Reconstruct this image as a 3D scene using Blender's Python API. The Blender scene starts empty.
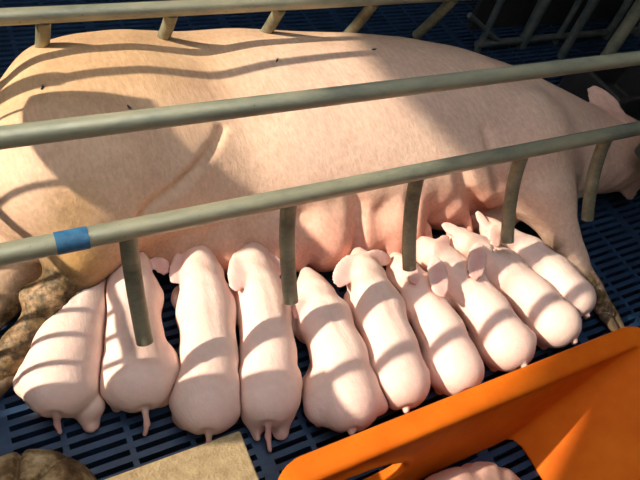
import bpy, math, random
import numpy as np
import openvdb as vdb
from mathutils import Vector, Matrix

random.seed(4); rng = np.random.default_rng(7)
sc = bpy.context.scene
C = sc.collection
W_, H_ = 640, 480

# ------------------------------------------------------------------ camera
F = 620.0
CAM_H = 1.2
vpd = np.array([1280.0, 302.0, F]); vpd /= np.linalg.norm(vpd)       # crate direction in (right, up, forward)
pit = math.radians(48.5)
best = min(np.linspace(-.6, .6, 24001), key=lambda r: abs(vpd @ np.array([-math.sin(r)*math.cos(pit), math.cos(r)*math.cos(pit), -math.sin(pit)])))
upv = np.array([-math.sin(best)*math.cos(pit), math.cos(best)*math.cos(pit), -math.sin(pit)])
nv = np.cross(vpd, upv)
if nv[2] < 0: nv = -nv
M = np.array([vpd, nv, upv])
def at(px, py, z):
    """the place in the room at height z that the photograph shows at px, py"""
    d = M @ np.array([px - 320.0, 240.0 - py, F]); t = (z - CAM_H) / d[2]
    return np.array([0, 0, CAM_H]) + t * d
def at_y(px, py, y):
    d = M @ np.array([px - 320.0, 240.0 - py, F]); t = y / d[1]
    return np.array([0, 0, CAM_H]) + t * d
cam = bpy.data.cameras.new('camera'); cam.sensor_width = 36; cam.lens = 36 * F / W_
cam.clip_start = .02
co = bpy.data.objects.new('camera', cam); C.objects.link(co); sc.camera = co
R = Matrix(((M[0][0], M[0][1], -M[0][2]), (M[1][0], M[1][1], -M[1][2]), (M[2][0], M[2][1], -M[2][2])))
co.matrix_world = Matrix.Translation((0, 0, CAM_H)) @ R.to_4x4()

# ------------------------------------------------------------------ light
w = bpy.data.worlds.new('world'); sc.world = w; w.use_nodes = True
wn = w.node_tree.nodes['Background']; wn.inputs[0].default_value = (0.93, 0.95, 1.0, 1); wn.inputs[1].default_value = 3.2
SUN = Vector((1.5, -.41, -1.0))
sl = bpy.data.lights.new('sun', 'SUN'); sl.energy = 6.6; sl.angle = math.radians(0.8); sl.color = (1.0, .88, .72)
so = bpy.data.objects.new('sun', sl); C.objects.link(so); so.rotation_euler = SUN.to_track_quat('-Z', 'Y').to_euler(); so.location = (-4, 2, 3)
vs = sc.view_settings
vs.view_transform = 'Standard'; vs.look = 'None'; vs.gamma = 1; vs.use_curve_mapping = False; vs.exposure = 0.0

# ------------------------------------------------------------------ helpers
def smin(a, b, k):
    h = np.maximum(k - np.abs(a - b), 0) / k
    return np.minimum(a, b) - h*h*k*.25
def smax(a, b, k): return -smin(-a, -b, k)
def cap(P, a, b, ra, rb):
    X, Y, Z = P; a = np.asarray(a, float); b = np.asarray(b, float); d = b - a; L = float(d @ d) + 1e-12
    t = np.clip(((X-a[0])*d[0] + (Y-a[1])*d[1] + (Z-a[2])*d[2]) / L, 0, 1).astype(np.float32)
    return np.sqrt((X-a[0]-t*d[0])**2 + (Y-a[1]-t*d[1])**2 + (Z-a[2]-t*d[2])**2) - (ra + t*(rb-ra))
def ell(P, c, r, axes=None):
    X, Y, Z = P; x, y, z = X-c[0], Y-c[1], Z-c[2]
    if axes is not None:
        A = np.asarray(axes, float)
        x, y, z = [x*A[i][0] + y*A[i][1] + z*A[i][2] for i in range(3)]
    k0 = np.sqrt((x/r[0])**2 + (y/r[1])**2 + (z/r[2])**2)
    k1 = np.sqrt((x/r[0]**2)**2 + (y/r[1]**2)**2 + (z/r[2]**2)**2) + 1e-9
    return k0*(k0-1)/k1
def axes_from(u, n):
    u = np.asarray(u, float); u = u/np.linalg.norm(u); n = np.asarray(n, float); n = n - (n@u)*u; n /= np.linalg.norm(n)
    return [u, np.cross(n, u), n]
def polygonise(field, lo, hi, h):
    lo = np.asarray(lo, float); n = np.ceil((np.asarray(hi)-lo)/h).astype(int)
    X = (lo[0] + h*np.arange(n[0])).astype(np.float32)[:, None, None]
    Y = (lo[1] + h*np.arange(n[1])).astype(np.float32)[None, :, None]
    Z = (lo[2] + h*np.arange(n[2])).astype(np.float32)[None, None, :]
    d = np.ascontiguousarray(np.broadcast_to(field((X, Y, Z)), tuple(n)).astype(np.float32))
    for ax in range(3):                                  # close the surface at the grid's border
        s = [slice(None)]*3
        for e in (0, -1): s[ax] = e; d[tuple(s)] = np.maximum(d[tuple(s)], h*.5)
    G = vdb.FloatGrid(10.0); G.copyFromArray(d)
    p, q = G.convertToQuads(isovalue=0.0)
    return lo + h*np.asarray(p), np.asarray(q)
def link(name, me, m, parent=None, loc=(0, 0, 0)):
    o = bpy.data.objects.new(name, me); C.objects.link(o); o.location = loc
    if m is not None: me.materials.append(m)
    if parent is not None: o.parent = parent
    return o
def sdf_obj(name, field, lo, hi, h, m, origin=(0, 0, 0), parent=None, colour=None, smooth=True):
    p, q = polygonise(field, lo, hi, h)
    me = bpy.data.meshes.new(name)
    me.from_pydata((p - np.asarray(origin)).tolist(), [], q.tolist()); me.update()
    me.polygons.foreach_set('use_smooth', [smooth]*len(me.polygons))
    if colour is not None:
        at_ = me.color_attributes.new('skin_tint', 'FLOAT_COLOR', 'POINT')
        col = np.ones((len(p), 4), np.float32); col[:, :3] = colour(p)
        at_.data.foreach_set('color', col.ravel())
    return link(name, me, m, parent, origin)
def raw(name, vs_, fs, m, parent=None, loc=(0, 0, 0), smooth=False):
    me = bpy.data.meshes.new(name); me.from_pydata([tuple(map(float, v)) for v in vs_], [], fs); me.update()
    if smooth: me.polygons.foreach_set('use_smooth', [True]*len(me.polygons))
    return link(name, me, m, parent, loc)
def tube_geo(path, r, n=20, ends=True, hollow=False):
    P = [Vector(p) for p in path]; vs_, fs = [], []
    up = Vector((0, 0, 1)); t0 = (P[1]-P[0]).normalized()
    if abs(t0.dot(up)) > .9: up = Vector((1, 0, 0))
    u = t0.cross(up).normalized()
    for i, p in enumerate(P):
        t = ((P[min(i+1, len(P)-1)] - P[max(i-1, 0)])).normalized()
        u = (u - t*u.dot(t)).normalized(); v = t.cross(u)
        rr = r[i] if isinstance(r, (list, tuple)) else r
        for k in range(n):
            a = 2*math.pi*k/n; vs_.append(p + (u*math.cos(a) + v*math.sin(a))*rr)
    for i in range(len(P)-1):
        for k in range(n): fs.append((i*n+k, i*n+(k+1) % n, (i+1)*n+(k+1) % n, (i+1)*n+k))
    if ends:
        fs.append(tuple(range(n))[::-1]); fs.append(tuple(range((len(P)-1)*n, len(P)*n)))
    return vs_, fs
def tube(name, path, r, m, parent=None, n=20, loc=(0, 0, 0)):
    v, f = tube_geo(path, r, n)
    o = raw(name, v, f, m, parent, loc, True)
    o.data.set_sharp_from_angle(angle=math.radians(50))
    return o
def bez(a, b, c, n=10):
    a, b, c = map(Vector, (a, b, c))
    return [a*(1-t)**2 + b*2*t*(1-t) + c*t*t for t in [i/n for i in range(n+1)]]
def box_geo(lo, hi):
    x0, y0, z0 = lo; x1, y1, z1 = hi
    v = [(x0,y0,z0),(x1,y0,z0),(x1,y1,z0),(x0,y1,z0),(x0,y0,z1),(x1,y0,z1),(x1,y1,z1),(x0,y1,z1)]
    return v, [(0,3,2,1),(4,5,6,7),(0,1,5,4),(1,2,6,5),(2,3,7,6),(3,0,4,7)]
def boxes(name, L, m, parent=None, loc=(0, 0, 0), bevel=0):
    V, Fs = [], []
    for lo, hi in L:
        v, f = box_geo(lo, hi); k = len(V); V += v; Fs += [tuple(i+k for i in q) for q in f]
    o = raw(name, V, Fs, m, parent, loc)
    if bevel:
        b = o.modifiers.new('bevel', 'BEVEL'); b.width = bevel; b.segments = 3
    return o
def empty(name, loc): 
    o = bpy.data.objects.new(name, None); C.objects.link(o); o.location = loc; return o
def tag(o, label=None, cat=None, group=None, kind=None):
    if label: o['label'] = label
    if cat: o['category'] = cat
    if group: o['group'] = group
    if kind: o['kind'] = kind
    return o

# ------------------------------------------------------------------ materials
class NT:
    def __init__(s, name):
        s.m = bpy.data.materials.new(name); s.m.use_nodes = True; s.t = s.m.node_tree
        s.b = s.t.nodes['Principled BSDF']
    def n(s, k, **kw):
        x = s.t.nodes.new(k)
        for a, v in kw.items():
            if hasattr(x, a): setattr(x, a, v)
        return x
    def l(s, a, b): s.t.links.new(a, b)
    def noise(s, scale, detail=4, rough=.6, stretch=None, rot=None):
        tc = s.n('ShaderNodeTexCoord'); n = s.n('ShaderNodeTexNoise'); n.inputs['Scale'].default_value = scale
        n.inputs['Detail'].default_value = detail; n.inputs['Roughness'].default_value = rough
        src = tc.outputs['Object']
        if stretch:
            mp = s.n('ShaderNodeMapping'); mp.inputs['Scale'].default_value = stretch
            if rot: mp.inputs['Rotation'].default_value = rot
            s.l(src, mp.inputs['Vector']); src = mp.outputs[0]
        s.l(src, n.inputs['Vector']); return n.outputs['Fac']
    def ramp(s, src, stops):
        r = s.n('ShaderNodeValToRGB'); e = r.color_ramp.elements
        while len(e) < len(stops): e.new(.5)
        for x, (p, c) in zip(e, stops): x.position = p; x.color = (c[0], c[1], c[2], 1) if hasattr(c, '__len__') else (c, c, c, 1)
        s.l(src, r.inputs[0]); return r.outputs[0]
    def mix(s, fac, a, b, mode='MIX'):
        x = s.n('ShaderNodeMix', data_type='RGBA', blend_type=mode)
        for sock, v in ((x.inputs[0], fac), (x.inputs[6], a), (x.inputs[7], b)):
            if isinstance(v, (int, float)): sock.default_value = v
            elif isinstance(v, tuple): sock.default_value = (*v, 1)
            else: s.l(v, sock)
        return x.outputs[2]
    def bump(s, h, strength, dist, prev=None):
        b = s.n('ShaderNodeBump'); b.inputs['Strength'].default_value = strength; b.inputs['Distance'].default_value = dist
        s.l(h, b.inputs['Height'])
        if prev is not None: s.l(prev, b.inputs['Normal'])
        return b.outputs[0]

def mat_skin(name, var, hair, dung=False, sss=.12):
    t = NT(name)
    a = t.n('ShaderNodeVertexColor', layer_name='skin_tint'); col = a.outputs['Color']
    n1 = t.noise(9, 4); n2 = t.noise(60, 3)
    col = t.mix(var, col, t.ramp(n1, [(.3, (.90, .80, .78)), (.7, (1.08, 1.04, 1.0))]), 'MULTIPLY')
    col = t.mix(var*.8, col, t.ramp(n2, [(.3, (.88, .84, .8)), (.7, (1.06, 1.04, 1.03))]), 'MULTIPLY')
    hf = t.noise(hair, 3, .7, (1, .22, 1), (0, 0, .9))
    if dung:
        col = t.mix(.5, col, t.ramp(hf, [(.35, (.80, .74, .66)), (.62, (1.08, 1.07, 1.06))]), 'MULTIPLY')
        d = t.n('ShaderNodeAttribute', attribute_name='dung')
        blot = t.ramp(t.noise(26, 5, .75), [(.32, 0.0), (.52, 1.0)])
        mm = t.n('ShaderNodeMath', operation='MULTIPLY'); t.l(d.outputs['Fac'], mm.inputs[0]); t.l(blot, mm.inputs[1])
        col = t.mix(mm.outputs[0], col, t.ramp(t.noise(70, 4), [(.35, (.035, .022, .010)), (.7, (.20, .125, .045))]))
    t.l(col, t.b.inputs['Base Color'])
    t.b.inputs['Roughness'].default_value = .6
    t.b.inputs['Specular IOR Level'].default_value = .35
    t.b.inputs['Subsurface Weight'].default_value = sss
    t.b.inputs['Subsurface Radius'].default_value = (1, .35, .2); t.b.inputs['Subsurface Scale'].default_value = .012
    nb = t.bump(hf, .35, .003)
    nb = t.bump(n2, .3, .004, nb)
    t.l(nb, t.b.inputs['Normal'])
    return t.m
def mat_metal(name, c1, c2, c3, metal=.55, rough=.42):
    t = NT(name)
    col = t.ramp(t.noise(14, 5, .7, (.35, 1, 1)), [(.34, c1), (.5, c2), (.66, c3)])
    sp = t.ramp(t.noise(120, 3), [(.70, 0.0), (.76, 1.0)])
    col = t.mix(sp, col, (.13, .10, .06))
    t.l(col, t.b.inputs['Base Color']); t.b.inputs['Metallic'].default_value = metal
    t.l(t.ramp(t.noise(30, 4), [(.3, rough-.1), (.7, rough+.18)]), t.b.inputs['Roughness'])
    t.l(t.bump(t.noise(90, 4), .25, .002), t.b.inputs['Normal'])
    return t.m
def mat_plain(name, c1, c2, scale=20, rough=.5, bump=.2, spec=.5, dist=.003, stretch=None):
    t = NT(name); n = t.noise(scale, 5, .65, stretch)
    t.l(t.ramp(n, [(.3, c1), (.7, c2)]), t.b.inputs['Base Color'])
    t.b.inputs['Roughness'].default_value = rough; t.b.inputs['Specular IOR Level'].default_value = spec
    t.l(t.bump(t.noise(scale*3, 5), bump, dist), t.b.inputs['Normal'])
    return t.m
M_sow = mat_skin('sow_skin', .8, 130, True)
M_pig = mat_skin('piglet_skin', .55, 160, False, .2)
M_gal = mat_metal('galvanised_pipe', (.23, .25, .19), (.36, .36, .25), (.46, .43, .29), .3, .4)
M_finger = mat_metal('dirty_bar', (.12, .11, .07), (.24, .23, .15), (.34, .32, .21), .3, .5)
M_dgal = mat_metal('dull_pipe', (.10, .12, .12), (.16, .18, .17), (.24, .25, .22), .5, .5)
M_blue = mat_plain('blue_slats', (.010, .026, .060), (.022, .058, .125), 18, .38, .25)
M_pit = mat_plain('pit_slurry', (.006, .006, .005), (.015, .013, .010), 8, .6)
M_orange = mat_plain('orange_plastic', (.66, .115, .006), (.82, .19, .012), 7, .6, .12, .08, .002)
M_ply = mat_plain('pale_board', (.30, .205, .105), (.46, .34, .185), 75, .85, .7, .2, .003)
M_tape = mat_plain('blue_tape', (.02, .10, .21), (.05, .19, .34), 60, .5, .2)
M_hoof = mat_plain('hoof_horn', (.05, .035, .02), (.20, .13, .07), 60, .6, .4)
M_eye = mat_plain('eye', (.005, .004, .004), (.01, .008, .008), 10, .1, 0)
M_fly = mat_plain('fly_black', (.006, .006, .007), (.012, .012, .014), 60, .4)
M_wall = mat_plain('limewashed_wall', (.22, .21, .19), (.32, .31, .28), 4, .9, .3, .2)
M_dwall = mat_plain('dark_wall', (.03, .03, .028), (.06, .057, .05), 4, .9, .3, .2)
M_roof = mat_plain('roof_boards', (.05, .045, .04), (.09, .08, .07), 4, .9, .3, .2)
M_dark = mat_plain('dark_trough', (.02, .02, .02), (.045, .04, .04), 20, .5)

# ------------------------------------------------------------------ the barn
def structure(name, L, m, bevel=0): return tag(boxes(name, L, m, bevel=bevel), kind='structure')
P_, S_ = .0235, .0125
slats = []
y = -.75
while y < 3.35:
    slats.append(((-1.0, y, -.035), (3.0, y + P_ - S_ + .0015, 0))); y += P_
x = -1.0; k = 0
while x < 2.95:
    wd = .030 if k % 4 == 0 else .011
    slats.append(((x, -.75, -.034), (x + wd, 3.38, -.0006))); x += .11; k += 1
structure('floor', slats, M_blue)
structure('floor_pit', [((-2.3, -1.6, -.4), (3.1, 3.5, -.35))], M_pit)
# walkway of the barn around the slatted pen
structure('floor_walkway', [((-2.3, -1.6, -.35), (3.1, -.75, -.01)), ((-2.3, -.75, -.35), (-1.0, 3.4, -.01))], M_wall)
# left wall with one long window opening: the sun comes in through it
def prism_x(x0, x1, poly):
    n = len(poly); v = [(x0, y, z) for y, z in poly] + [(x1, y, z) for y, z in poly]
    return v, [tuple(range(n))[::-1], tuple(range(n, 2*n))] + [(k, (k+1) % n, n+(k+1) % n, n+k) for k in range(n)]
V_, F_ = [], []
for poly in ([(-1.6, -.35), (3.4, -.35), (3.4, 1.42), (-1.6, 1.42)], [(2.24, 1.42), (3.4, 1.42), (3.4, 2.7), (2.24, 2.7)],
             [(2.24, 2.525), (2.24, 2.7), (-1.6, 2.7), (-1.6, 1.42), (.60, 1.42), (.60, 1.90), (.90, 2.08), (1.08, 2.36), (1.28, 2.56)]):
    v, f = prism_x(-2.43, -2.23, poly); k = len(V_); V_ += v; F_ += [tuple(i+k for i in q) for q in f]
tag(raw('wall_left', V_, F_, M_wall), kind='structure')
structure('wall_back', [((-2.43, 3.4, -.35), (3.2, 3.6, 2.7))], M_dwall)
structure('wall_right', [((3.0, -1.6, -.35), (3.2, 3.4, 2.7))], M_dwall)
structure('wall_front', [((-2.43, -1.8, -.35), (3.2, -1.6, 2.7))], M_wall)
# the ceiling has a long open skylight over the aisle in front of the crate
structure('ceiling', [((-2.43, 1.2, 2.7), (3.2, 3.6, 2.8)), ((-2.43, -1.8, 2.7), (3.2, -1.1, 2.8)), ((-2.43, -1.1, 2.7), (-.7, 1.2, 2.8)), ((.85, -1.1, 2.7), (3.2, 1.2, 2.8))], M_roof)

# ------------------------------------------------------------------ farrowing crate
crate = tag(empty('farrowing_crate', (0, .65, 0)), 'galvanised pipe farrowing crate with curved finger bars standing around the sow', 'crate')
cl = lambda p: (p[0], p[1]-.65, p[2])
XL, XR = -.36, 2.12
YB, ZB, ZA = .647, .40, .645
YC = 1.255
def crail(name, y, z, r):
    return tube(name, [cl((XL - .0 + (XR-XL)*i/12, y, z)) for i in range(13)], r, M_gal, crate, 28)
rB = crail('lower_rail', YB, ZB, .0172)
rA = crail('upper_rail', YB - .024, ZA, .0138)
crail('lower_rail', YC, ZB, .0172); crail('upper_rail', YC, ZA, .0138)
x0 = at(54, 239, ZB)[0]; x1 = at(86, 231, ZB)[0]
tp = tube('blue_tape', [cl((x0 + (x1-x0)*i/4, YB, ZB)) for i in range(5)], .0180, M_tape, rB, 28); tp['label'] = 'band of blue tape'
for X in (.156, .445, .732, 1.016, 1.289, 1.57, 1.85):
    tube('finger_bar', [cl(p) for p in bez((X, YB, ZB - .012), (X, .630, .30), (X + .003, .556, .190))], .0152, M_finger, crate, 20)
for X in (-.13, .14, .415, .69, .965, 1.235):
    tube('finger_bar', [cl(p) for p in bez((X, YC, ZB - .012), (X - .004, 1.285, .31), (X - .012, 1.335, .215))], .0152, M_finger, crate, 20)
for X in (XL, XR):
    for Y in (YB - .012, YC + .01):
        tube('corner_post', [cl((X, Y, 0)), cl((X, Y, ZA + .02))], .024, M_gal, crate, 24)
# rear gate of upright rods (behind the sow)
gate = empty('rear_gate', cl((XL, 0, 0))); gate.parent = crate
for z in (.06, .46):
    tube('cross_bar', [(0, YB, z), (0, YC, z)], .011, M_gal, gate, 16)
for i in range(9):
    Y = YB + .05 + i*.0585
    tube('gate_rod', [(0, Y, .06), (0, Y, .46)], .0065, M_gal, gate, 12)

for Y in (.98, 1.16):
    tube('board_strut', [(0, Y, .46), (0, Y, .75)], .006, M_gal, gate, 12)
boxes('shade_board', [((-.022, .95, .625), (-.008, 1.22, .785))], M_ply, gate, (0, 0, 0), .002)  # unseen board, added to cast the shade patch on the ham

boxes('shade_plate', [((-.030, .470, .02), (-.022, .640, .70))], M_ply, gate, (0, 0, 0), .002)  # unseen plate, added and sized to shade the piglets' rumps
# ------------------------------------------------------------------ sow
ST = np.array([  # x, centre y, centre z, half depth, half height
 [-.10, 1.10, .16, .02, .02], [-.035, 1.10, .16, .02, .02], [-.02, 1.10, .16, .11, .08], [.03, 1.10, .162, .20, .125], [.10, 1.115, .170, .275, .158], [.2, 1.115, .172, .310, .168],
 [.32, 1.115, .172, .325, .166], [.48, 1.12, .160, .325, .148], [.62, 1.10, .165, .330, .160], [.8, 1.06, .166, .325, .166], [.95, 1.04, .166, .322, .166],
 [1.1, 1.01, .163, .318, .166], [1.25, .97, .160, .295, .163], [1.4, .915, .152, .250, .150], [1.5, .865, .145, .190, .135], [1.6, .81, .135, .140, .120],
 [1.7, .775, .125, .105, .098], [1.78, .75, .112, .078, .075], [1.86, .735, .10, .058, .058], [1.95, .725, .095, .052, .052], [2.0, .72, .095, .03, .03]])
gx = np.linspace(-.1, 2.0, 400)
def smooth_col(c):
    v = np.interp(gx, ST[:, 0], ST[:, c]); k = np.ones(13)/13
    return np.convolve(np.pad(v, 6, 'edge'), k, 'valid')
GS = [smooth_col(c) for c in range(1, 5)]
kn = dict(hip=(.19, .98, .20), stifle=at(112, 205, .18), mid=at(84, 255, .15), hock=at(52, 300, .105), fet=at(18, 348, .055), toe=at(2, 372, .035))
fk = dict(sh=(1.27, .84, .195), el=at(545, 196, .17), kn=at(570, 256, .085), fet=at(590, 288, .055), toe=at(606, 311, .03))
def sow_base(P):
    X, Y, Z = P
    yc, zc, a, b = [np.interp(X, gx, g).astype(np.float32) for g in GS]
    u = np.abs((Y-yc)/a); v = np.abs((Z-zc)/b)
    k = (u**2.1 + v**2.1)**(1/2.1)
    d = (k-1)*np.minimum(a, b)*.9
    # end caps
    d = np.maximum(d, -.035 - X); d = np.maximum(d, X - 1.985)
    # rump / tail head, ham and upper hind leg
    ham = ell(P, (.14, .985, .195), (.20, .20, .160))
    ham = smin(ham, cap(P, kn['hip'], kn['stifle'], .125, .092), .06)
    ham = smin(ham, cap(P, kn['hip'], (.315, .93, .195), .125, .118), .05)
    leg = cap(P, kn['stifle'], kn['mid'], .082, .056)
    leg = smin(leg, cap(P, kn['mid'], kn['hock'], .054, .036), .03)
    leg = smin(leg, cap(P, kn['hock'], kn['fet'], .033, .030), .02)
    leg = smin(leg, cap(P, kn['fet'], kn['toe'], .031, .026), .02)
    leg = smin(leg, cap(P, kn['hock'], (kn['hock'][0]-.035, kn['hock'][1]+.02, kn['hock'][2]+.005), .03, .02), .03)
    d = smin(d, smin(ham, leg, .05), .018)
    # lower hind leg, half under the body
    q = [(.08, .98, .10), at(20, 252, .09), at(2, 300, .06), at(-30, 345, .035)]
    ll = smin(cap(P, q[0], q[1], .09, .055), cap(P, q[1], q[2], .052, .036), .03)
    ll = smin(ll, cap(P, q[2], q[3], .034, .027), .02)
    d = smin(d, ll, .03)
    # vulva fold
    d = smin(d, ell(P, at(20, 205, .20), (.025, .04, .05)), .03)
    # udder line
    for (px, py, z, r) in ((150, 252, .09, .062), (190, 256, .09, .068), (235, 257, .09, .072), (282, 255, .09, .074), (330, 249, .09, .080), (366, 246, .09, .060), (400, 236, .10, .080), (447, 212, .11, .072)):
        c = at(px, py, z); d = smin(d, ell(P, (c[0], c[1]+.045, z), (r*.95, r*1.15, r*1.1)), .03)
    for (px, py, z) in ((120, 250, .09), (166, 266, .08), (197, 250, .09), (250, 246, .09), (302, 268, .075), (345, 266, .07), (395, 256, .08), (430, 241, .09), (470, 230, .09)):
        c = at(px, py, z); d = smin(d, cap(P, (c[0], c[1]+.03, z+.01), (c[0], c[1]-.004, z-.004), .016, .009), .02)
    # shoulder, upper front leg
    s = ell(P, fk['sh'], (.125, .15, .145))
    fl = cap(P, fk['sh'], fk['el'], .10, .070)
    fl = smin(fl, cap(P, fk['el'], fk['kn'], .066, .040), .04)
    fl = smin(fl, cap(P, fk['kn'], fk['fet'], .038, .028), .02)
    fl = smin(fl, cap(P, fk['fet'], fk['toe'], .029, .024), .02)
    d = smin(d, smin(s, fl, .05), .05)
    # lower front leg folded under the chest
    l2 = smin(cap(P, (1.22, .80, .09), at(500, 216, .06), .07, .042), cap(P, at(500, 216, .06), at(473, 224, .045), .040, .028), .02)
    d = smin(d, l2, .03)
    # head: forehead, jowl, snout disc, ears
    d = smin(d, ell(P, (1.63, .80, .165), (.12, .10, .08)), .05)
    d = smin(d, cap(P, (1.70, .77, .13), (1.93, .725, .10), .08, .048), .05)
    d = smin(d, cap(P, (1.97, .722, .11), (1.985, .720, .11), .050, .050), .012)
    e0 = at(592, 88, .255); e1 = at(618, 117, .245)
    ax = axes_from(e1-e0, (-.2, -.35, .9)); em = (e0+e1)/2
    d = smin(d, ell(P, em, (.072, .040, .0085), ax), .018)
    ax = axes_from((.10, -.06, -.10), (.4, -.8, .2)); d = smin(d, ell(P, (1.66, .69, .10), (.07, .04, .009), ax), .015)
    # loose skin folds along the lower belly
    wav = .0012*np.sin(X*95 + 4*np.sin(Z*22)) * np.exp(-((Y-.72)/.10)**2) * np.exp(-((Z-.14)/.09)**2)
    d = d + wav
    return np.maximum(d, .001 - Z)
def on_sow(px, py):
    """where the line of sight through px, py first meets the body"""
    d = M @ np.array([px - 320.0, 240.0 - py, F]); d /= np.linalg.norm(d); t = np.arange(.5, 2.6, .003)
    q = np.array([0, 0, CAM_H]) + t[:, None]*d; f = sow_base((q[:, 0], q[:, 1], q[:, 2]))
    k = np.argmax(f < 0); return q[k]
FOLD = [([(222, 128), (214, 146), (198, 166), (178, 186), (150, 206), (138, 222)], .0095, .009),          # flank fold behind the thigh
        ([(352, 192), (359, 205), (361, 225), (358, 246)], .0075, .024), ([(412, 200), (414, 222), (410, 245)], .007, .024), ([(462, 172), (466, 190), (478, 212)], .008, .03),
        ([(295, 215), (297, 235), (292, 255)], .005, .02), ([(487, 130), (494, 160), (500, 184)], .005, .03)]
FOLD = [([on_sow(*q) for q in pts], r, k) for pts, r, k in FOLD]
def sow_field(P):
    d = sow_base(P)
    for pts, r, k in FOLD:
        f = None
        for a, b in zip(pts[:-1], pts[1:]):
            q = cap(P, a, b, r, r); f = q if f is None else np.minimum(f, q)
        d = smax(d, -f, k)
    return d
def seg_dist(p, a, b):
    a = np.asarray(a); b = np.asarray(b); d = b-a; t = np.clip(((p-a)@d)/(d@d), 0, 1)
    return np.linalg.norm(p - a - t[:, None]*d, axis=1)
sow_loc = np.array([.7, 1.0, 0])
def g_(x, w): return np.exp(-(x/w)**2)[:, None]
def blend(c, k, m): return c*(1-m) + np.array(k)*m
def sow_colour(p):
    c = np.tile(np.array([.78, .585, .465]), (len(p), 1))
    rear = (1/(1+np.exp((p[:, 0]-.50)/.06)))[:, None] * (.35+.65/(1+np.exp(-(p[:, 1]-1.02)/.06)))[:, None]
    c = blend(c, (.66, .43, .21), rear*.85)
    back = (1/(1+np.exp(-(p[:, 1]-1.2)/.05)))[:, None]; c = blend(c, (.68, .48, .29), back*.7)
    ud = g_(np.maximum(p[:, 1]-.70, 0), .075) * (1/(1+np.exp((p[:, 2]-.20)/.03)))[:, None] * (p[:, 0] < 1.12)[:, None] * (p[:, 0] > .22)[:, None]
    c = blend(c, (.78, .36, .28), ud*.75)
    head = (1/(1+np.exp(-(p[:, 0]-1.52)/.03)))[:, None]; c = blend(c, (.60, .36, .27), head*.6)  # reddish head tone, darkened in the colour for the shade at this end
    e = seg_dist(p, at(592, 88, .255), at(618, 117, .245)); c = blend(c, (.86, .58, .48), (e < .05)[:, None]*.95)
    lg = np.minimum.reduce([seg_dist(p, kn['stifle'], kn['hock']), seg_dist(p, kn['hock'], kn['toe'])])
    far = (1/(1+np.exp(-((.80-p[:, 1])/.05))))[:, None]
    c = blend(c, (.46, .30, .15), g_(lg, .105)*(.40+.60*far))
    for q, r, k in ((at(76, 203, .26), .045, .7), (at(75, 262, .2), .06, .7)):
        c = blend(c, (.70, .44, .12), g_(np.linalg.norm(p-q, axis=1), r)*k)
    return c
def sow_dung(p):
    hk = seg_dist(p, kn['hock'], kn['toe']); m = np.exp(-(np.maximum(hk-.04, 0)/.045)**2)*1.3
    m = np.maximum(m, .75*np.exp(-(np.linalg.norm(p-at(70, 205, .26), axis=1)/.035)**2))
    m = np.maximum(m, 1.2*np.exp(-(np.linalg.norm(p-at(549, 254, .10), axis=1)/.040)**2))
    m = np.maximum(m, 1.15*np.exp(-(np.maximum(seg_dist(p, fk['fet'], fk['toe'])-.03, 0)/.03)**2))
    m = np.maximum(m, .9*np.exp(-(seg_dist(p, at(0, 300, .06), at(-30, 345, .035))/.07)**2))
    return np.clip(m, 0, 1)
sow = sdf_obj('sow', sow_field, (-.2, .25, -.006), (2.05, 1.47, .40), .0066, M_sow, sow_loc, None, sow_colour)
sp_ = np.empty(len(sow.data.vertices)*3, np.float32); sow.data.vertices.foreach_get('co', sp_)
da = sow.data.attributes.new('dung', 'FLOAT', 'POINT'); da.data.foreach_set('value', sow_dung(sp_.reshape(-1, 3) + sow_loc).astype(np.float32))
tag(sow, 'large pink sow lying on her side in the crate, nursing the row of piglets', 'pig')
def hoof(par, p0, p1, r, s=1.0, origin=(0, 0, 0)):
    """cloven claw: two toes side by side"""
    p0 = np.asarray(p0, float); p1 = np.asarray(p1, float); d = p1-p0; d /= np.linalg.norm(d)
    side = np.cross(d, (0, 0, 1)); side /= np.linalg.norm(side)
    def f(P):
        a = None
        for k in (-1, 1):
            q = cap(P, p0 + side*k*r*.5, p1 + side*k*r*.45, r*.62, r*.34)
            a = q if a is None else np.minimum(a, q)
        return np.maximum(a, .0015-P[2])
    lo = np.minimum(p0, p1) - r*2; hi = np.maximum(p0, p1) + r*2
    return sdf_obj('hoof', f, lo, hi, r/7, M_hoof, p0, par)
def put_hoof(par, base, p0, p1, r):
    o = hoof(par, p0, p1, r); o.location = Vector(p0) - Vector(base)
    return o
d_ = kn['toe']-kn['fet']; put_hoof(sow, sow_loc, kn['toe'] + d_*.15, kn['toe'] + d_*1.2, .028)
d_ = fk['toe']-fk['fet']; put_hoof(sow, sow_loc, fk['toe'] + d_*.1, fk['toe'] + d_*.85, .027)
d_ = at(-30, 345, .035)-at(2, 300, .06); put_hoof(sow, sow_loc, at(-30, 345, .035)+d_*.15, at(-30, 345, .03)+d_*.6, .028)
def ball(name, c, r, m, parent, base, scale=(1, 1, 1), n=12):
    vs_, fs = [], []
    for i in range(n+1):
        th = math.pi*i/n
        for j in range(2*n):
            ph = math.pi*j/n; vs_.append((r*scale[0]*math.sin(th)*math.cos(ph), r*scale[1]*math.sin(th)*math.sin(ph), r*scale[2]*math.cos(th)))
    for i in range(n):
        for j in range(2*n): fs.append((i*2*n+j, (i+1)*2*n+j, (i+1)*2*n+(j+1) % (2*n), i*2*n+(j+1) % (2*n)))
    return raw(name, vs_, fs, m, parent, Vector(c)-Vector(base), True)
ball('eye', (1.72, .745, .198), .013, M_eye, sow, sow_loc)
# tail of the sow, hanging over the rump
tube('tail', [Vector(p)-Vector(sow_loc) for p in bez(at(2, 150, .28), at(-18, 175, .25), at(2, 215, .15), 12)], [.017-.011*i/12 for i in range(13)], M_sow, sow, 14)

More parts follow.
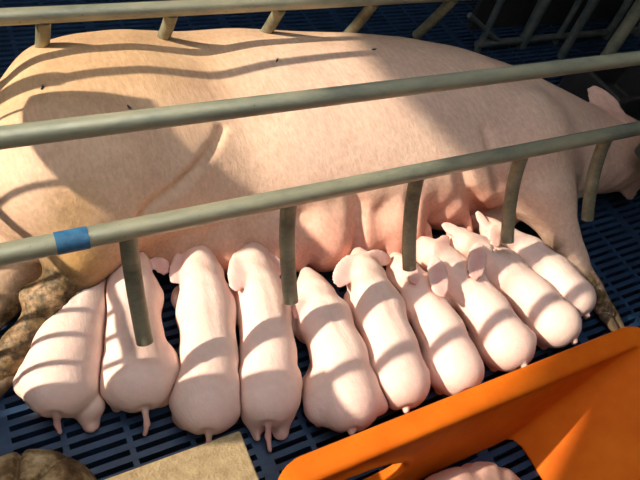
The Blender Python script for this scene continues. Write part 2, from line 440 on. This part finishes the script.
# ------------------------------------------------------------------ piglets
# each: spine stations (px, py, height, radius), ham spread, ears (root, tip, half width), tail (root, tip), label
PIG = [
 dict(s=[(62, 384, .072, .058), (69, 350, .074, .060), (82, 305, .072, .050), (93, 275, .068, .040), (103, 256, .075, .034), (112, 240, .085, .020)], ham=.030,
      ears=[((97, 268, .098), (83, 262, .10), .019)], tail=[(52, 412, .06), (57, 424, .035), (60, 432, .02)], foot=[(86, 408, .03), (91, 424, .014)],
      bumps=[(90, 402, 0.045, 0.028), (32, 382, 0.05, 0.03)],
      label='leftmost piglet, lying against the muddy hind leg of the sow'),
 dict(s=[(140, 380, .075, .056), (134, 343, .077, .052), (132, 300, .078, .050), (129, 272, .080, .044), (126, 250, .09, .038), (126, 232, .095, .022)], ham=.034,
      ears=[((108, 270, .09), (94, 298, .07), .022), ((152, 248, .09), (164, 270, .07), .018)], tail=[(146, 412, .05), (147, 424, .035), (145, 434, .015)], foot=[(160, 395, .03), (172, 385, .014)],
      bumps=[(165, 374, 0.060, 0.037), (114, 380, 0.062, 0.037)],
      label='piglet under the leftmost curved finger bar, second from the left'),
 dict(s=[(208, 404, .070, .054), (209, 360, .074, .053), (207, 312, .076, .052), (202, 280, .078, .046), (198, 264, .084, .037), (196, 249, .088, .023)], ham=.024,
      ears=[((188, 252, .105), (175, 280, .09), .020)], tail=[(207, 440, .045), (209, 444, .035), (213, 446, .03)], foot=[(186, 408, .025), (181, 417, .014)],
      bumps=[(190, 397, 0.055, 0.038), (229, 392, 0.055, 0.034), (182, 300, 0.05, 0.022)],
      label='piglet with its rump behind the pale board, third from the left'),
 dict(s=[(268, 397, .072, .053), (268, 355, .075, .052), (264, 308, .076, .052), (256, 278, .078, .046), (251, 260, .086, .037), (248, 247, .088, .022)], ham=.020,
      ears=[((240, 258, .11), (236, 288, .105), .020), ((266, 254, .10), (278, 270, .09), .016)], tail=[(269, 424, .055), (268, 436, .035), (270, 450, .015)], foot=[(256, 418, .040), (260, 434, .018)], foot2=[(280, 418, .040), (281, 432, .018)],
      bumps=[(252, 388, 0.062, 0.031), (287, 384, 0.062, 0.031), (240, 300, 0.06, 0.026)],
      label='piglet standing with both hind feet showing, just right of the pale board'),
 dict(s=[(347, 401, .073, .058), (339, 356, .075, .054), (324, 320, .072, .050), (317, 303, .068, .044), (313, 292, .066, .036), (309, 280, .066, .022)], ham=.036,
      ears=[((306, 300, .090), (294, 314, .078), .016)], tail=[(352, 438, .05), (352, 444, .04), (350, 450, .03)], foot=[(318, 372, .025), (311, 390, .013)],
      bumps=[(323, 406, 0.055, 0.037), (373, 396, 0.055, 0.039), (298, 322, 0.05, 0.026)],
      label='widest piglet, mostly shaded, with its nose behind the second finger bar'),
 dict(s=[(400, 382, .075, .054), (391, 348, .078, .052), (378, 310, .080, .050), (368, 284, .084, .044), (363, 272, .090, .037), (360, 260, .092, .024)], ham=.014,
      ears=[((352, 262, .115), (338, 282, .100), .022), ((374, 256, .115), (387, 260, .105), .016)], tail=[(408, 408, .06), (410, 414, .05), (411, 420, .03)],
      bumps=[(384, 386, 0.06, 0.033), (415, 375, 0.06, 0.031), (356, 305, 0.072, 0.026), (394, 297, 0.072, 0.026)],
      label='piglet with both pale ears lit, between the second and third finger bars'),
 dict(s=[(456, 370, .070, .052), (441, 332, .073, .048), (419, 296, .074, .044), (408, 282, .074, .040), (402, 273, .074, .034), (398, 264, .074, .022)], ham=.012,
      ears=[((409, 262, .115), (414, 280, .115), .016)], tail=[(474, 392, .06), (476, 398, .05), (476, 404, .03)],
      bumps=[(441, 372, 0.06, 0.03), (469, 368, 0.06, 0.03)],
      label='narrow piglet squeezed in below the third finger bar, head hidden by the bar'),
 dict(s=[(508, 346, .074, .053), (486, 312, .077, .050), (462, 283, .078, .047), (445, 265, .082, .043), (431, 255, .086, .036), (424, 247, .086, .023)], ham=.008,
      ears=[((436, 264, .128), (441, 294, .118), .022), ((437, 250, .118), (447, 238, .116), .015)], tail=[(529, 356, .09), (532, 362, .07), (531, 368, .05)],
      bumps=[(493, 348, 0.062, 0.031), (522, 340, 0.062, 0.031), (445, 296, 0.06, 0.026)],
      label='piglet with a shaded pink ear, just right of the third finger bar'),
 dict(s=[(556, 324, .076, .052), (531, 297, .078, .049), (502, 271, .080, .047), (480, 254, .086, .043), (464, 245, .090, .036), (457, 237, .090, .023)], ham=.006,
      ears=[((479, 250, .130), (474, 277, .120), .022), ((458, 234, .120), (446, 226, .118), .014)], tail=[(575, 338, .09), (578, 344, .07), (578, 350, .05)],
      bumps=[(541, 325, 0.065, 0.03), (567, 314, 0.065, 0.03)],
      label='second piglet from the right, its pink ear below the fourth finger bar'),
 dict(s=[(572, 298, .074, .050), (553, 276, .077, .050), (528, 258, .078, .046), (508, 244, .082, .041), (496, 236, .090, .034), (489, 227, .090, .022)], ham=.006,
      ears=[((494, 232, .124), (494, 250, .118), .017), ((486, 226, .115), (479, 215, .122), .011)], tail=[(586, 310, .08), (588, 318, .06), (588, 327, .045)],
      bumps=[(560, 300, 0.06, 0.028), (582, 292, 0.06, 0.028)],
      label='rightmost piglet in the row, lying against the front leg of the sow'),
 dict(s=[(446, 508, .060, .052), (464, 501, .058, .049), (482, 492, .050, .040), (494, 487, .045, .033), (504, 486, .04, .029), (514, 489, .035, .018)], ham=.012,
      ears=[], tail=[(430, 505, .06), (425, 508, .05), (422, 510, .04)],
      bumps=[],
      label='piglet lying in the shade inside the orange plastic box'),
]
LIFT = (0, 0, .006, .018, .028, .028)
for i, g in enumerate(PIG):
    g['short'] = 4 <= i
    g['S'] = [(at(px, py, z), r*(1, .88, .95, .90, .92, 1.10)[k]) for k, (px, py, z, r) in enumerate(g['s'])]
    if i < 10: g['S'] = [(at(px, py, z + LIFT[k]), r) for (px, py, z, _), (a, r), k in zip(g['s'], g['S'], range(6))]
    g['ears'] = [((a[0], a[1], a[2] + .026), (b[0], b[1], b[2] + .022), w) for a, b, w in g['ears']] if i < 10 else g['ears']
def pig_field(g):
    S = g['S']
    f0 = S[1][0]-S[0][0]; f0[2] = 0; f0 /= np.linalg.norm(f0); side = np.cross(f0, (0, 0, 1))
    fs_ = S[3][0]-S[2][0]; fs_[2] = 0; fs_ /= np.linalg.norm(fs_); side2 = np.cross(fs_, (0, 0, 1))
    def f(P):
        d = None
        off = [.010, .009, .007, .003]
        for i in range(3):
            (a, ra), (b, rb) = S[i], S[i+1]
            for k in (-1, 1):
                q = cap(P, a + side*k*off[i], b + side2*k*off[i+1], ra, rb)
                d = q if d is None else smin(d, q, .022)
        # shoulder blades and loin muscles
        for k in (-1, 1):
            sb = S[2][0] + side2*k*.026 + fs_*.012; sb[2] += .016
            d = smin(d, ell(P, sb, (.034, .020, .028), axes_from(fs_, (0, 0, 1))), .008)
            hp = S[0][0] + side*k*(.026+g['ham']*.4) + f0*.030; hp[2] = .074
            d = smin(d, ell(P, hp, (.040, .026, .034), axes_from(f0 + side*k*.25, (0, 0, 1))), .008)
        d = smin(d, cap(P, S[3][0], S[4][0], S[3][1]*.92, S[4][1]), .02)
        d = smin(d, cap(P, S[4][0], S[5][0], S[4][1]*.86, S[5][1]*.92), .03)
        dn = S[5][0]-S[4][0]; dn = dn/np.linalg.norm(dn)
        d = smin(d, cap(P, S[5][0] + dn*.010, S[5][0] + dn*.016, .0165, .0165), .006)
        hr = S[0][1]
        for k in (-1, 1):                                  # hams and tucked hind legs
            hc = S[0][0] + side*k*(g['ham']+.006) + f0*.022; hc[2] = .058
            d = smin(d, ell(P, hc, (.056, .040 + .1*g['ham'], .050), axes_from(f0, (0, 0, 1))), .014)
            kn_ = S[0][0] + side*k*(g['ham']+.024) + f0*.058; kn_[2] = .026
            ft = S[0][0] + side*k*(g['ham']+.012) - f0*.016; ft[2] = .013
            d = smin(d, cap(P, hc, kn_, .034, .020), .016)
            d = smin(d, cap(P, kn_, ft, .016, .011), .012)
            # front legs folded below the shoulder
            el = S[2][0] + side2*k*.036; el[2] = .042; fo = S[2][0] + side2*k*.044 + fs_*.055; fo[2] = .013
            d = smin(d, cap(P, S[2][0] + side2*k*.026, el, .034, .020), .018)
            d = smin(d, cap(P, el, fo, .017, .010), .014)
        for (bx, by, bz, br) in g['bumps']:
            d = smin(d, cap(P, at(bx, by, bz), at(bx, by, bz) + f0*.014, br*1.08, br*.98), .006)
        for key in ('foot', 'foot2'):
            if key in g:
                a, b = [at(*q) for q in g[key]]
                d = smin(d, cap(P, a, b, .023, .016), .02)
        # soft folds of skin over the neck and behind the shoulder
        X, Y, Z = P; q0 = S[3][0]; u = (X-q0[0])*fs_[0] + (Y-q0[1])*fs_[1]; v = (X-q0[0])*side2[0] + (Y-q0[1])*side2[1]
        d = d + .0011*np.sin(u*150 + 3*np.sin(v*40))*np.exp(-(u/.05)**2) + .0016*np.exp(-(v/.008)**2)*np.exp(-((u+.08)/.07)**2)*(Z > .08)
        # crease between the hams under the tail
        c0 = S[0][0] - f0*(hr+.004); d = smax(d, -cap(P, (c0[0], c0[1], .075), (c0[0], c0[1], .0), .004, .007), .018)
        # ears: thin leaves
        for (r0, t0, wd) in g['ears']:
            a, b = at(*r0), at(*t0); L = np.linalg.norm(b-a)
            m = a + (b-a)*.42
            d = smin(d, ell(P, m, (L*.5+.016, wd*1.15, .0048), axes_from(b-a, (-.25, -.45, .85))), .007)
        # tail
        T = [at(*q) for q in g['tail']]
        root = S[0][0] - f0*(hr*.86); root[2] = max(T[0][2], .075)
        T = [root] + T[1:]
        if g['short']: T = [root, root - f0*.012 + np.array([0, 0, -.008]), root - f0*.013 + side*.003 + np.array([0, 0, -.020])]
        for i in range(len(T)-1): d = smin(d, cap(P, T[i], T[i+1], .0066-.001*i, .0056-.001*i), .006)
        return np.maximum(d, .0012-P[2])
    return f
for g in PIG: g['f'] = pig_field(g)
def pig_colour(g):
    def f(p):
        c = np.tile(np.array([.90, .69, .60])*g['tone'], (len(p), 1))
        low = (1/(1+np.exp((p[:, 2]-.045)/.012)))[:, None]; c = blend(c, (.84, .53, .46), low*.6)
        for (r0, t0, wd) in g['ears']:
            a, b = at(*r0), at(*t0); d = seg_dist(p, a+(b-a)*.2, b)
            c = blend(c, (.80, .43, .40), np.clip(1.2-d/(wd*1.1), 0, 1)[:, None]*.8)
        T = [at(*q) for q in g['tail']]; c = blend(c, (.78, .42, .36), g_(seg_dist(p, T[0], T[-1]), .014)*.7)
        hd = np.linalg.norm(p - g['S'][4][0], axis=1); c = blend(c, (.74, .53, .36), g_(hd, .04)*.55)
        sn = np.linalg.norm(p - g['S'][5][0], axis=1); c = blend(c, (.80, .42, .36), g_(sn, .028)*.8)
        return c
    return f
GROUP = 'piglets of the litter'
for i, g in enumerate(PIG):
    g['tone'] = np.array([1, 1, 1])*(1 + .03*math.sin(i*2.3)) if i < 10 else np.array([.62, .50, .46])   # box piglet's colour darkened to paint in the deep shade there
    nb = [PIG[j]['f'] for j in (i-1, i+1) if 0 <= j < 10 and i < 10]
    fi = g['f']
    def field(P, fi=fi, nb=nb, i=i):
        d = fi(P); d0 = d
        for q in nb: d = smax(d, (d0 - q(P))*.5 + .0008, .006)     # soft bodies pressed together
        if i < 10: d = np.maximum(d, -sow_field(P) + .0005)
        return d
    pts = [a for a, r in g['S']] + [at(*q) for q in g['tail']] + [at(*q) for e in g['ears'] for q in e[:2]]
    lo = np.min(pts, 0) - .10; hi = np.max(pts, 0) + .10; lo[2] = -.004; hi[2] = .20
    base = g['S'][1][0].copy(); base[2] = 0
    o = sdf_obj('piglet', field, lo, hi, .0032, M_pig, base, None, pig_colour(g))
    tag(o, g['label'], 'piglet', GROUP)
    # eyes and hind claws
    hd = g['S'][4][0]; sn = g['S'][5][0]; fw = sn-hd; fw /= np.linalg.norm(fw); sd = np.cross(fw, (0, 0, 1)); sd /= np.linalg.norm(sd)
    for k in (-1, 1):
        ball('eye', hd + fw*.012 + sd*k*g['S'][4][1]*.70 + np.array([0, 0, g['S'][4][1]*.42]), .0042, M_eye, o, base, n=6)

# ------------------------------------------------------------------ orange box
OB = tag(empty('orange_box', (.65, 0, 0)), 'bright orange open plastic box with rolled rim and handle slot, lower right corner', 'box')
HB = .25
def ob_d2(P, grow=0):
    X, Y, Z = P; t = Z/HB
    x0, x1 = .335 - .050*t, .865 + .235*t; y0, y1 = -.34 - .03*t, .192 + .025*t
    r = .035
    qx = np.abs(X - (x0+x1)/2) - (x1-x0)/2 + r; qy = np.abs(Y - (y0+y1)/2) - (y1-y0)/2 + r
    return np.sqrt(np.maximum(qx, 0)**2 + np.maximum(qy, 0)**2) + np.minimum(np.maximum(qx, qy), 0) - r
h0 = at_y(404, 464, .215); h1 = at_y(352, 486, .215)
def ob_field(P):
    X, Y, Z = P; d2 = ob_d2(P)
    wall = np.maximum(np.abs(d2) - .0065, np.maximum(Z - HB, -Z + .001))
    qx = np.abs(d2 - .013) - .011; qz = np.abs(Z - (HB-.004)) - .001
    rim = np.sqrt(np.maximum(qx, 0)**2 + np.maximum(qz, 0)**2) + np.minimum(np.maximum(qx, qz), 0) - .010
    lip = np.maximum(np.abs(d2 - .030) - .003, np.abs(Z - (HB-.014)) - .016)
    d = smin(wall, smin(rim, lip, .010), .012)
    slot = ell((X, Y*0, Z), (.425, 0, .150), (.112, .048, 1), axes_from((1, 0, -.22), (0, 1, 0)))
    slot = np.maximum(slot, .1 - Y)
    frame = np.maximum(np.abs(slot - .004) - .005, np.abs(d2) - .012)      # reinforced lip round the handle slot
    d = smin(d, frame, .006)
    return smax(d, -np.maximum(slot, .1 - Y), .004)
sdf_obj('shell', ob_field, (.22, -.44, -.004), (1.21, .30, .28), .0048, M_orange, (.65, 0, 0), None)
sh = bpy.data.objects['shell']; sh.parent = OB; sh.location = (0, 0, 0)

# ------------------------------------------------------------------ pale board box
c0 = at(240, 430, .27)
pb = tag(empty('wooden_box', (c0[0]-.115, c0[1]-.2, 0)), 'low box topped by a rough sandy board, left of the orange box', 'box')
boxes('lid', [((-.112, -.20, .25), (.115, .20, .27))], M_ply, pb, (0, 0, 0), .003)
for L in (((-.075, .165, 0), (.09, .183, .25)), ((-.075, -.183, 0), (.09, -.165, .25)), ((.072, -.165, 0), (.09, .165, .25)), ((-.075, -.165, 0), (-.057, .165, .25))):
    boxes('side_panel', [L], M_ply, pb)

# ------------------------------------------------------------------ mud caked trough, bottom left
dc = np.array([-.092, .372])
def mat_mud():
    t = NT('caked_mud')
    n = t.noise(16, 5, .7)
    col = t.ramp(n, [(.36, (.07, .038, .016)), (.48, (.20, .12, .05)), (.56, (.42, .30, .15)), (.7, (.66, .53, .32))])
    t.l(col, t.b.inputs['Base Color']); t.b.inputs['Roughness'].default_value = .6
    t.l(t.bump(t.noise(50, 5), .6, .006), t.b.inputs['Normal']); return t.m
M_mud = mat_mud()
def dome_field(P):
    X, Y, Z = P; x, y = X-dc[0], Y-dc[1]; r = np.sqrt(x*x+y*y); a = np.arctan2(y, x)
    d = ell(P, (dc[0], dc[1], .03), (.124, .124, .100))
    d = smin(d, ell(P, (dc[0], dc[1], .015), (.130, .130, .02)), .015)
    g = np.abs(np.mod(a*10/(2*math.pi) + .25, 1)-.5)*2*math.pi/10*np.maximum(r, .01)
    groove = .012*np.exp(-(g/.005)**2)*np.clip((r-.015)/.03, 0, 1)
    return np.maximum(d + groove, .001-Z)
tr = sdf_obj('feeder_lid', dome_field, (dc[0]-.16, dc[1]-.16, -.004), (dc[0]+.16, dc[1]+.16, .15), .0035, M_mud, (dc[0], dc[1], 0))
tag(tr, 'round brown mud-caked feeder lid with radial grooves, on blue slats in lower left corner', 'feeder')

# ------------------------------------------------------------------ things beyond the crate
nb = tag(empty('stall_divider', (2.2, 1.5, 0)), 'dark pipe divider of upright posts beyond the crate, above the head of the sow', 'divider')
for X, Y, r in ((1.925, 1.5, .021), (2.115, 1.5, .012), (2.07, 1.41, .018), (2.03, 1.60, .010), (2.42, 1.5, .017), (2.62, 1.5, .017)):
    tube('post', [(X-2.2, Y-1.5, 0), (X-2.2, Y-1.5, 1.0)], r, M_dgal, nb, 16)
tube('brace', [(-.62, 0, .16), (-.39, 0, .02)], .010, M_dgal, nb, 12)
tube('post', [(-.50, -.0, 0), (-.50, -.0, 1.0)], .013, M_dgal, nb, 12)
boxes('dark_backing', [((-.45, .13, 0), (.75, .15, .95))], M_dark, nb)  # dark sheet added to blacken the shaded background behind the posts
tube('bottom_rail', [(-.52, 0, .03), (.5, 0, .03)], .014, M_dgal, nb, 14)
tube('top_rail', [(-.52, 0, .95), (.5, 0, .95)], .018, M_dgal, nb, 14)
# drop pipe and trough at the head end
dp = at(634, 168, .21)
drop = tag(empty('feed_pipe', (dp[0], dp[1], .26)), 'grey upright feed pipe ending above the snout of the sow, at the right edge', 'pipe')
v, f = tube_geo([(0, 0, .0), (0, 0, .9)], .030, 24, ends=False); po = raw('pipe', v, f, M_dgal, drop, smooth=True)
so_ = po.modifiers.new('wall', 'SOLIDIFY'); so_.thickness = .004
def trough_field(P):
    X, Y, Z = P
    o_ = np.maximum(np.maximum(np.abs(X-2.0)-.16, np.abs(Y-1.08)-.12), Z-.17)
    i_ = np.maximum(np.maximum(np.abs(X-2.0)-.14, np.abs(Y-1.08)-.10), .03-Z)
    return np.maximum(smax(o_, -i_, .006), .001-Z)
tg = sdf_obj('feed_trough', trough_field, (1.8, .92, -.006), (2.2, 1.24, .2), .008, M_dark, (2.0, 1.08, 0))
tag(tg, 'dark square feed trough on the slats at the head end of the crate', 'trough')

# ------------------------------------------------------------------ flies on the sow
bpy.context.view_layer.update()
dg = bpy.context.evaluated_depsgraph_get()
FL = [((43, 88), 'small black fly on the rump of the sow, left of the others'), ((129, 108), 'small black fly just above the upper rail, on the ham of the sow'),
      ((374, 50), 'small black fly high on the shaded back of the sow'), ((277, 61), 'small black fly on the sunlit back of the sow')]
for (px, py), lab in FL:
    d = Vector(M @ np.array([px-320., 240.-py, F])).normalized(); o0 = Vector((0, 0, CAM_H)) - sow.location
    ok, hit, nrm, _ = sow.ray_cast(o0, d)
    if not ok: continue
    p = hit + sow.location
    fl = tag(empty('fly', p), lab, 'fly', 'flies on the sow')
    fl.rotation_euler = nrm.to_track_quat('Z', 'Y').to_euler()
    ball('body', (0, 0, .002), .0032, M_fly, fl, (0, 0, 0), (1.5, .75, .75), 8)
    ball('head', (.0058, 0, .002), .0018, M_fly, fl, (0, 0, 0), (1, 1, 1), 6)
    for k in (-1, 1):
        raw('wing', [(.001, 0, .0042), (-.003, k*.0022, .0046), (-.0085, k*.0030, .0040), (-.0075, k*.0006, .0040)], [(0, 1, 2, 3)], M_dgal, fl)
